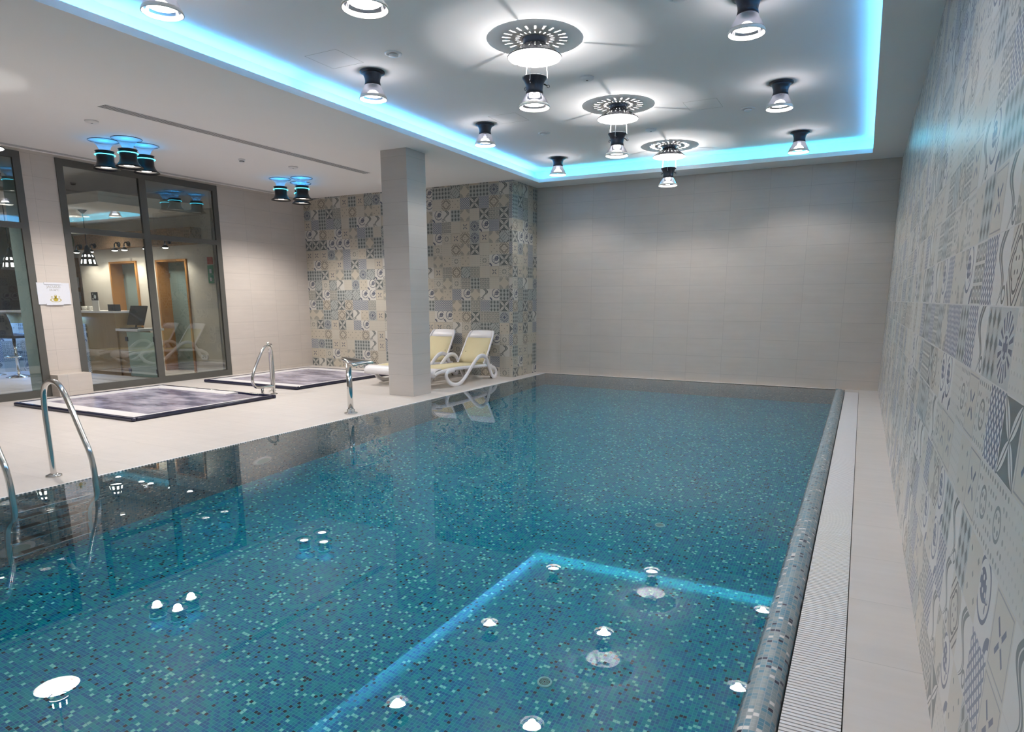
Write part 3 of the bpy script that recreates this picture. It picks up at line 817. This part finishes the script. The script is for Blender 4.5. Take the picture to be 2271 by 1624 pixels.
# whirlpool hand rail
hr = thing('whirlpool_handrail', 'triangular stainless steel handrail between the two whirlpools', 'handrail', (0, 0, 0))
X0 = -8.08
pth = smooth_path([(X0, 7.24, 0.0), (X0, 7.26, 0.40), (X0, 7.25, 0.70), (X0, 7.19, 0.76), (X0, 7.10, 0.735), (X0, 6.96, 0.52), (X0, 6.84, 0.29), (X0, 6.86, 0.17), (X0, 6.94, 0.125), (X0, 7.25, 0.125)], 2)
MB().tube(pth, 0.021).build('rail', 'chrome', hr)
MB().tube([(X0, 7.02, 0.0), (X0, 7.02, 0.125)], 0.021).lathe([(0, 0), (0.045, 0), (0.045, 0.01), (0, 0.012)], (X0, 7.02, 0), 20).build('post', 'chrome', hr)
MB().tube(smooth_path([(X0 - 0.28, 7.46, 0.0), (X0 - 0.28, 7.46, 0.62), (X0 - 0.14, 7.36, 0.78), (X0, 7.25, 0.74)], 2), 0.021).build('post', 'chrome', hr)
for q_ in ((X0, 7.24, 0), (X0 - 0.28, 7.46, 0)): MB().lathe([(0, 0), (0.055, 0), (0.055, 0.008), (0.03, 0.014), (0, 0.014)], q_, 20).build('flange', 'chrome', hr)
MB().lathe([(0, 0), (0.02, 0.005), (0.022, 0.03), (0.01, 0.04), (0, 0.04)], (X0, 7.19, 0.77), 16).build('knob', 'chrome', hr)

# ------------------------------------------------------------------ water spout
sp = thing('water_spout', 'stainless steel waterfall spout with flat blade at the pool edge', 'spout', (-5.79, 6.42, 0))
MB().tube([(0, 0, 0), (0, 0, 0.67)], 0.036, seg=24).build('post', 'chrome', sp)
MB().lathe([(0, 0), (0.085, 0), (0.085, 0.012), (0.05, 0.02), (0.05, 0.055), (0.036, 0.06)], (0, 0, 0), 28).build('flange', 'chrome', sp)
rows = []
for s_, wv, z in ((-0.07, 0.06, 0.705), (0.0, 0.10, 0.70), (0.08, 0.15, 0.690), (0.17, 0.19, 0.672), (0.27, 0.21, 0.648)):
    rows.append([(s_, wv * (j / 4 - 1), z + 0.012 * (1 - abs(j / 4 - 1) ** 2)) for j in range(9)])
MB().sheet(rows).build('blade', 'chrome', sp, solid=0.022)

# ------------------------------------------------------------------ pool ladder
ld = thing('pool_ladder', 'stainless steel pool ladder with two arched handrails at left', 'ladder')
for y in (2.9, 2.32):
    xo = 0.0
    P = smooth_path([(-5.89, y, 0.0), (-5.89, y, 0.35), (-5.89, y, 0.62), (-5.85, y, 0.77), (-5.74, y, 0.815), (-5.62, y, 0.79), (-5.52, y, 0.64), (-5.40, y, 0.40), (-5.31, y, 0.24), (-5.295, y, 0.05), (-5.30, y, -0.35), (-5.42, y, -0.62), (-5.46, y, -0.95), (-5.46, y, -1.45)], 2)
    MB().tube(P, 0.0215, seg=16).build('handrail', 'chrome', ld)
    MB().lathe([(0, 0), (0.06, 0), (0.058, 0.012), (0.03, 0.022), (0, 0.022)], (-5.89, y, 0), 28).build('flange', 'chrome', ld)
for z, x in ((-0.26, -5.35), (-0.52, -5.42), (-0.80, -5.46), (-1.07, -5.46), (-1.33, -5.46)):
    tr = MB().box(x - 0.045, x + 0.04, 2.33, 2.89, z, z + 0.022).build('tread', 'chrome', ld, bevel=0.008)
    for q_ in (2.40, 2.67): MB().box(x - 0.03, x + 0.025, q_, q_ + 0.15, z + 0.022, z + 0.025).build('grip', 'zinc', tr)

# underwater fittings
for (y, z, nm) in ((4.75, -0.95, 'round underwater light on the left pool wall right of the ladder'), (2.41, -1.3, 'round underwater light on the left pool wall behind the ladder')):
    t = thing('underwater_light', nm, 'pool light', (PX0 + 0.004, y, z))
    MB().lathe([(0, 0.02), (0.10, 0.02), (0.125, 0.01), (0.13, 0.0)], seg=32, M=RY).build('cover', 'white_plastic', t)
    MB().lathe([(0, 0.022), (0.085, 0.022)], seg=32, M=RY).build('lens', 'frost', t)
for (x, y, nm) in ((-1.50, 3.23, 'round drain grille on the pool floor under the near lamp reflections'), (-1.45, 5.56, 'round drain grille on the pool floor farther out, faint')):
    t = thing('floor_drain', nm, 'drain', (x, y, DEP + 0.002))
    MB().lathe([(0.031, 0), (0.031, 0.008), (0.044, 0.008), (0.046, 0.0)], seg=32).build('ring', 'drain', t)
    g_ = MB()
    for r_ in (0.006, 0.014, 0.022): g_.lathe([(r_, 0.006), (r_ + 0.004, 0.006)], seg=28)
    g_.build('grille', 'drain', t)
    MB().lathe([(0, 0.001), (0.031, 0.001)], seg=28).build('pit', 'dark_gap', t)

# ------------------------------------------------------------------ sun loungers
def lounger(loc, rz, label):
    t = thing('sun_lounger', label, 'sun lounger', loc, rz, 'sun loungers by the patterned wall')
    hw = 0.325
    side = [(0.40, 0.285), (0.22, 0.28), (0.155, 0.24), (0.17, 0.16), (0.27, 0.07), (0.42, 0.025), (0.56, 0.03), (0.66, 0.07), (0.80, 0.16), (0.96, 0.285), (1.12, 0.40), (1.24, 0.455), (1.36, 0.46), (1.47, 0.42), (1.54, 0.33), (1.60, 0.20), (1.69, 0.06), (1.76, 0.02), (1.83, 0.04), (1.85, 0.11), (1.80, 0.18), (1.70, 0.22), (1.58, 0.24)]
    for sx in (-1, 1):
        P = smooth_path([(sx * hw, y_ , z_) for y_, z_ in side], 2)
        MB().tube(P, 0.023, ry=0.038, seg=10).build('leg', 'lounger_white', t)
        R_ = smooth_path([(sx * (hw - 0.03), -0.14, 0.24), (sx * (hw - 0.03), 0.0, 0.285), (sx * (hw - 0.03), 0.5, 0.30), (sx * (hw - 0.03), 1.2, 0.275), (sx * (hw - 0.03), 1.72, 0.25)], 2)
        MB().tube(R_, 0.016, ry=0.03, seg=10).build('side_rail', 'lounger_white', t)
        B_ = [(sx * (hw - 0.045), 1.46, 0.29), (sx * (hw - 0.045), 1.56, 0.40), (sx * (hw - 0.05), 1.72, 0.62), (sx * (hw - 0.06), 1.86, 0.82), (sx * (hw - 0.10), 1.905, 0.865)]
        MB().tube(smooth_path(B_, 2), 0.016, ry=0.024, seg=10).build('back_rail', 'lounger_white', t)
    # seat fabric
    rows = [[(x_, y_, z_) for x_ in (-0.27, -0.09, 0.09, 0.27)] for y_, z_ in ((0.02, 0.312), (0.5, 0.325), (1.0, 0.31), (1.49, 0.30))]
    MB().sheet(rows).build('seat', 'lounger_fabric', t, solid=0.01)
    rows = [[(x_, y_, z_) for x_ in (-0.265, -0.09, 0.09, 0.265)] for y_, z_ in ((1.48, 0.31), (1.58, 0.435), (1.70, 0.60), (1.80, 0.745))]
    MB().sheet(rows).build('backrest', 'lounger_fabric', t, solid=0.01)
    rows = []
    for y_, z_, w_ in ((1.797, 0.742, 0.27), (1.85, 0.815, 0.27), (1.895, 0.865, 0.255), (1.915, 0.875, 0.235)):
        rows.append([(w_ * (j / 4 - 1), y_ + 0.02 * (abs(j / 4 - 1)) ** 2, z_ - 0.012 * (abs(j / 4 - 1)) ** 3) for j in range(9)])
    MB().sheet(rows).build('headrest', 'lounger_white', t, solid=0.022)
    rows = []
    for y_, z_ in ((-0.16, 0.20), (-0.17, 0.26), (-0.13, 0.31), (-0.05, 0.325), (0.03, 0.32)):
        rows.append([(0.30 * (j / 4 - 1), y_ + 0.03 * (abs(j / 4 - 1)) ** 3, z_) for j in range(9)])
    MB().sheet(rows).build('foot_end', 'lounger_white', t, solid=0.025)
    MB().tube([(-hw + 0.04, 1.74, 0.25), (hw - 0.04, 1.74, 0.25)], 0.018).build('crossbar', 'lounger_white', t)
    for sx in (-0.2, 0.2): MB().tube([(sx, 1.62, 0.50), (sx, 1.74, 0.26)], 0.01, seg=8).build('back_support', 'black', t)
    for sx in (-1, 1):
        MB().lathe([(0, -0.015), (0.035, -0.015), (0.035, 0.015), (0, 0.015)], seg=16, M=Matrix.Translation((sx * (hw - 0.045), 1.76, 0.036)) @ RY).build('wheel', 'black', t)
    return t
lg1 = lounger((-6.36, 8.86, 0), 0.0, 'white sun lounger with cream fabric, right one nearer the pool')
lg2 = dup(lg1, (-7.27, 8.93, 0), 'white sun lounger with cream fabric, left one behind the column', 0.0)

# ------------------------------------------------------------------ ceiling lamps over the pool
def hourglass(root, zt, zb, flange=True):
    """zt top, zb bottom (relative), root at ceiling/rim"""
    H = zt - zb
    if flange:
        MB().lathe([(0, 0), (0.128, 0), (0.13, -0.012), (0.118, -0.02), (0, -0.02)], (0, 0, zt), 40).build('canopy', 'zinc', root)
        tp = [(0.105, zt - 0.018), (0.09, zt - 0.04), (0.079, zt - 0.07), (0.076, zt - 0.10), (0.082, zt - 0.135)]
    else:
        tp = [(0.113, zt), (0.112, zt - 0.008), (0.092, zt - 0.035), (0.078, zt - 0.07), (0.074, zt - 0.11), (0.080, zt - 0.145)]
    MB().lathe(tp, seg=40).build('neck', 'zinc', root, solid=0.004)
    z0 = tp[-1][1]
    k = z0 - zb
    MB().lathe([(tp[-1][0], z0), (0.095, z0 - 0.22 * k), (0.116, z0 - 0.48 * k), (0.128, z0 - 0.68 * k), (0.133, z0 - 0.80 * k)], seg=40).build('lamp_shade', 'smoke_glass', root)
    MB().lathe([(0.131, z0 - 0.78 * k), (0.137, z0 - 0.84 * k), (0.144, zb + 0.004), (0.144, zb), (0.138, zb)], seg=40).build('shade_rim', 'reflector', root, solid=0.004)
    MB().lathe([(0, z0 - 0.50 * k), (0.08, z0 - 0.50 * k), (0.102, z0 - 0.60 * k), (0.094, z0 - 0.71 * k), (0, z0 - 0.74 * k)], seg=32).build('bulb', 'bulb', root)
    return z0 - 0.74 * k
rows_y = [3.5, 5.87, 8.2, 10.63, 1.15]
rown = []
pl = None
for side, x in (('left', -4.77), ('right', -1.01)):
    for i, y in enumerate(rows_y):
        if side == 'left': nm = ['at the top edge of the photo', 'second from the camera', 'third from the camera', 'farthest, just before the recess corner', 'overhead, nearest the camera'][i]
        else: nm = ['out of sight above the photo', 'at the top edge of the photo', 'middle one of the right row', 'farthest one of the right row', 'overhead, nearest the camera'][i]
        lab = 'dark hourglass ceiling lamp, %s row, %s' % (side, nm)
        if pl is None:
            pl = thing('ceiling_lamp', lab, 'ceiling lamp', (x, y, ZH), 0, 'hourglass lamps on the raised ceiling')
            hourglass(pl, 0, -0.27)
        else: dup(pl, (x, y, ZH), lab)
        lamp_light('ceiling_lamp_light', 'SPOT', (x, y, ZH - 0.262), SPOT_W, (1, 0.915, 0.83), 0.05, math.radians(135), 0.45)
# hanging lamps
def slotted_cone(root):
    # conical reflector with two rows of slots
    N = 22
    prof_ = [(0.102, -0.052), (0.118, -0.064), (0.140, -0.079), (0.168, -0.098), (0.200, -0.122), (0.247, -0.158)]
    mb = MB(); sub = 5
    n0 = N * sub
    ringsv = []
    for k_, (r_, z_) in enumerate(prof_):
        row = []
        for i in range(n0):
            a = 2 * PI * i / n0
            mb.v.append((r_ * math.cos(a), r_ * math.sin(a), z_)); row.append(len(mb.v) - 1)
        ringsv.append(row)
    for k_ in range(len(prof_) - 1):
        for i in range(n0):
            if k_ in (1, 3) and i % sub == 0: continue
            j = (i + 1) % n0
            mb.f.append((ringsv[k_][i], ringsv[k_][j], ringsv[k_ + 1][j], ringsv[k_ + 1][i])); mb.sm.append(True)
    o = mb.build('reflector', 'reflector', root)
    md = o.modifiers.new('thickness', 'SOLIDIFY'); md.thickness = 0.004; md.offset = 1
    mb2 = MB(); mb2.v = [(x_ * 1.012, y_ * 1.012, z_ + 0.0035) for x_, y_, z_ in mb.v]; mb2.f = list(mb.f); mb2.sm = list(mb.sm)
    mb2.build('shade', 'zinc', root)
    MB().lathe([(0.113, 0), (0.113, -0.006), (0.102, -0.03), (0.102, -0.055)], seg=40).build('canopy', 'zinc', root, solid=0.004)
    MB().lathe([(0.2455, -0.153), (0.249, -0.153), (0.25, -0.161), (0.2455, -0.161)], seg=48, close=True).build('shade_rim', 'zinc', root)
def hanging(loc, lab):
    t = thing('pendant_lamp', lab, 'pendant lamp', loc, 0.3, 'two part hanging lamps over the pool')
    slotted_cone(t)
    hourglass(t, -0.325, -0.585, flange=False)
    MB().lathe([(0, 0.0), (0.03, 0.0), (0.035, 0.02), (0.02, 0.03), (0, 0.03)], (0, 0, -0.40), 20).build('upper_bulb', 'bulb', t)
    for k_ in range(3):
        a = 2 * PI * k_ / 3 + 0.35
        ca, sa = math.cos(a), math.sin(a)
        MB().tube([(0.100 * ca, 0.100 * sa, -0.06), (0.128 * ca, 0.128 * sa, -0.385)], 0.0035, seg=8).build('cord', 'white_plastic', t)
        hk = MB().tube([(0.085 * ca, 0.085 * sa, -0.375), (0.12 * ca, 0.12 * sa, -0.388)], 0.006, seg=8)
        M_ = Matrix.Translation((0.130 * ca, 0.130 * sa, -0.393)) @ Matrix.Rotation(a, 4, 'Z') @ RX
        hk.tube([M_ @ Vector((0.012 * math.cos(q), 0.012 * math.sin(q), 0)) for q in [2 * PI * i / 12 for i in range(12)]], 0.0035, seg=6, closed=True)
        hk.build('hook', 'black', t)
    return t
pnm = ['nearest one, only its bottom rim in the photo', 'the large one in the upper middle of the photo', 'the middle one of those fully seen', 'the farthest and smallest', 'overhead by the camera']
h0 = None
for i, y in enumerate(rows_y):
    lab = 'hanging lamp with slotted cone, ' + pnm[i]
    if h0 is None: h0 = hanging((-2.88, y, ZH), lab)
    else: dup(h0, (-2.88, y, ZH), lab)
    lamp_light('pendant_lamp_light', 'SPOT', (-2.88, y, ZH - 0.582), SPOT_W, (1, 0.915, 0.83), 0.05, math.radians(135), 0.45)
    lamp_light('pendant_up_light', 'SPOT', (-2.88, y, ZH - 0.365), UP_W * 0.9, (1, 0.96, 0.94), 0.006, math.radians(165), 0.3, rot=(PI, 0, 0), caustic=False)
    lamp_light('pendant_up_light', 'SPOT', (-2.88, y, ZH - 0.365), UP_W * 4.0, (1, 0.96, 0.94), 0.006, math.radians(105), 0.1, rot=(PI, 0, 0), caustic=False)

# clustered blue lamps over the deck
def cluster_lamp(loc, lab):
    t = thing('cluster_lamp', lab, 'ceiling lamp', loc, 0, 'black lamps with blue glass trumpets')
    z = loc[2]
    MB().lathe([(0.062, -0.150), (0.066, -0.115), (0.085, -0.07), (0.125, -0.025), (0.185, -0.004)], seg=44).build('glass_trumpet', 'trumpet', t)
    MB().lathe([(0.183, -0.0045), (0.187, -0.001), (0.189, -0.005), (0.186, -0.008)], seg=44, close=True).build('trumpet_rim', 'zinc', t)
    MB().lathe([(0.0, -0.148), (0.10, -0.145), (0.118, -0.137), (0.110, -0.150), (0.106, -0.20), (0.104, -0.265), (0.115, -0.30), (0.145, -0.34), (0.172, -0.365), (0.168, -0.368), (0.14, -0.345), (0.10, -0.33), (0.0, -0.33)], seg=44).build('body', 'black', t)
    MB().tube([(0.122 * math.cos(a), 0.122 * math.sin(a), -0.185) for a in [2 * PI * i / 44 for i in range(44)]], 0.0055, closed=True, seg=8).build('glow_ring', 'led_ring', t)
    MB().lathe([(0.167, -0.3665), (0.14, -0.345), (0.11, -0.337), (0.075, -0.334)], seg=44).build('reflector', 'reflector', t)
    MB().lathe([(0.0, -0.342), (0.06, -0.342), (0.078, -0.336), (0.0, -0.331)], seg=32).build('bulb', 'bulb_soft', t)
    return t
cl0 = None
for cx_, cy_, nm in ((-9.36, 5.79, 'left one of the nearer group of three'), (-8.97, 5.865, 'middle one of the nearer group of three'), (-9.14, 6.22, 'right one of the nearer group of three'),
                     (-9.45, 8.95, 'left one of the farther group of three'), (-9.04, 9.06, 'front right one of the farther group of three'), (-9.45, 9.44, 'hindmost one of the farther group')):
    lab = 'black lamp with blue lit glass trumpet, ' + nm
    if cl0 is None: cl0 = cluster_lamp((cx_, cy_, ZL), lab)
    else: dup(cl0, (cx_, cy_, ZL), lab)
    lamp_light('cluster_up_light', 'SPOT', (cx_, cy_, ZL - 0.14), CLUSTER_W, (0.03, 0.42, 1.0), 0.03, math.radians(170), 0.5, rot=(PI, 0, 0), caustic=False)
    lamp_light('cluster_down_light', 'SPOT', (cx_, cy_, ZL - 0.37), SPOT_W * 2.15, (1, 0.93, 0.87), 0.06, math.radians(140), 0.6)
# wide deck pendant left of the photo, whose mirror image shows in the water
t = thing('deck_pendant', 'wide white pendant with slotted neck, mirrored in the water at lower left', 'pendant lamp', (-7.88, 3.60, 2.93))
MB().tube([(0, 0, 0.30), (0, 0, ZL - 2.93 - 0.03)], 0.01, seg=8).build('cord', 'black', t)
MB().lathe([(0, 0), (0.08, 0), (0.07, -0.03), (0, -0.03)], (0, 0, ZL - 2.93), 24).build('canopy', 'black', t)
MB().lathe([(0.225, 0.0), (0.22, 0.01), (0.13, 0.10), (0.105, 0.12)], seg=44).build('lamp_shade', 'reflector', t, solid=0.004)
MB().lathe([(0.224, -0.004), (0.232, 0.0), (0.232, 0.008), (0.224, 0.008)], seg=44, close=True).build('shade_rim', 'zinc', t)
nk = MB(); n0 = 40
for k_, (z0_, z1_) in enumerate(((0.125, 0.15), (0.15, 0.22), (0.22, 0.28))):
    for i in range(n0):
        if k_ == 1 and i % 4 == 1: continue
        r0_, r1_ = (0.11, 0.11) if k_ < 2 else (0.11, 0.05)
        a0_, a1_ = 2 * PI * i / n0, 2 * PI * (i + 1) / n0
        nk.quad((r0_ * math.cos(a0_), r0_ * math.sin(a0_), z0_), (r0_ * math.cos(a1_), r0_ * math.sin(a1_), z0_), (r1_ * math.cos(a1_), r1_ * math.sin(a1_), z1_), (r1_ * math.cos(a0_), r1_ * math.sin(a0_), z1_))
nk.build('neck', 'zinc', t)
MB().lathe([(0, 0.115), (0.085, 0.12), (0.092, 0.16), (0.09, 0.225), (0, 0.225)], seg=32).build('bulb', 'bulb', t)
lamp_light('deck_pendant_light', 'POINT', (-7.88, 3.60, 2.985), SPOT_W * 3.2, (1, 0.93, 0.87), 0.05)

# ------------------------------------------------------------------ ceiling fittings
def air_valve(loc, lab, r=0.085):
    t = thing('air_valve', lab, 'air valve', loc, 0, 'round air valves in the raised ceiling')
    MB().lathe([(r * 0.62, 0), (r * 0.66, -0.01), (r, -0.004), (r, 0)], seg=36).build('ring', 'white_plastic', t)
    MB().lathe([(0, -0.026), (r * 0.5, -0.026), (r * 0.55, -0.018), (r * 0.5, -0.008), (0, -0.004)], seg=36).build('disc', 'white_plastic', t)
    return t
av = air_valve((-4.256, 5.564, ZH), 'round white air valve in the ceiling, near the left row of lamps')
dup(av, (-4.262, 9.008, ZH), 'round white air valve in the ceiling, farther one near the left row')
dup(av, (-1.488, 9.08, ZH), 'round white air valve in the ceiling, beside the right row of lamps')
dup(av, (-1.5, 5.64, ZH), 'round white air valve at the top edge of the photo')
def detector(loc, lab, r=0.075, h=0.03, group='flat ceiling sensors'):
    t = thing('ceiling_sensor', lab, 'sensor', loc, 0, group)
    MB().lathe([(0, 0), (r, 0), (r * 0.98, -h * 0.5), (r * 0.6, -h), (0, -h)], seg=32).build('housing', 'white_plastic', t)
    MB().lathe([(0, -h - 0.001), (r * 0.18, -h - 0.001), (r * 0.18, -h + 0.001)], seg=16).build('lens', 'zinc', t)
    return t
d0 = detector((-2.843, 7.073, ZH), 'flat white ceiling sensor between the nearest two full hanging lamps')
dup(d0, (-2.848, 9.512, ZH), 'flat white ceiling sensor between the two farthest hanging lamps')
dup(d0, (-8.467, 5.122, ZL), 'flat white ceiling sensor in front of the nearer blue lamp group')
dup(d0, (-8.419, 8.269, ZL), 'flat white ceiling sensor in front of the farther blue lamp group')
t = thing('smoke_detector', 'small white smoke detector on the low ceiling between the blue lamp groups', 'smoke detector', (-8.673, 7.476, ZL))
MB().lathe([(0, 0), (0.05, 0), (0.05, -0.02), (0.035, -0.028), (0.035, -0.045), (0.02, -0.055), (0, -0.055)], seg=28).build('housing', 'white_plastic', t)
MB().lathe([(0.0365, -0.03), (0.0365, -0.042)], seg=28).build('sensor_band', 'zinc', t)
def slot_vent(x0, x1, y0, y1, lab, n=3):
    t = thing('slot_vent', lab, 'air vent', (0, 0, 0))
    MB().box(x0, x1, y0, y1, ZL - 0.002, ZL - 0.0005).build('slots', 'dark_gap', t)
    f_ = MB(); W_ = x1 - x0
    for i in range(n + 1):
        xx = x0 + W_ * i / n
        f_.box(xx - W_ * 0.055, xx + W_ * 0.055, y0, y1, ZL - 0.004, ZL - 0.0005)
    f_.build('blades', 'white_plastic', t)
slot_vent(-7.79, -7.64, 4.80, 9.26, 'long three slot air vent in the low ceiling above the whirlpools', 4)
slot_vent(-10.80, -10.69, -1.0, 9.98, 'long slot air vent in the low ceiling along the window wall', 4)
def hatch(cx_, cy_, z_, s_, lab):
    m_b = MB(); w_ = 0.0025; h_ = s_ / 2
    m_b.box(cx_ - h_, cx_ + h_, cy_ - h_, cy_ - h_ + w_, z_ - 0.001, z_ - 0.0002).box(cx_ - h_, cx_ + h_, cy_ + h_ - w_, cy_ + h_, z_ - 0.001, z_ - 0.0002)
    m_b.box(cx_ - h_, cx_ - h_ + w_, cy_ - h_, cy_ + h_, z_ - 0.001, z_ - 0.0002).box(cx_ + h_ - w_, cx_ + h_, cy_ - h_, cy_ + h_, z_ - 0.001, z_ - 0.0002)
    return tag(m_b.build('ceiling_hatch', 'print_grey'), lab, 'hatch', 'faint square hatches in the ceiling')
hatch(-4.87, 5.42, ZH, 0.4, 'faint square hatch outline in the ceiling before the second left lamp')
hatch(-4.35, 8.1, ZH, 0.4, 'faint square hatch outline in the ceiling by the third left lamp')
hatch(-1.95, 8.65, ZH, 0.4, 'faint square hatch outline in the ceiling between the middle and right lamps')
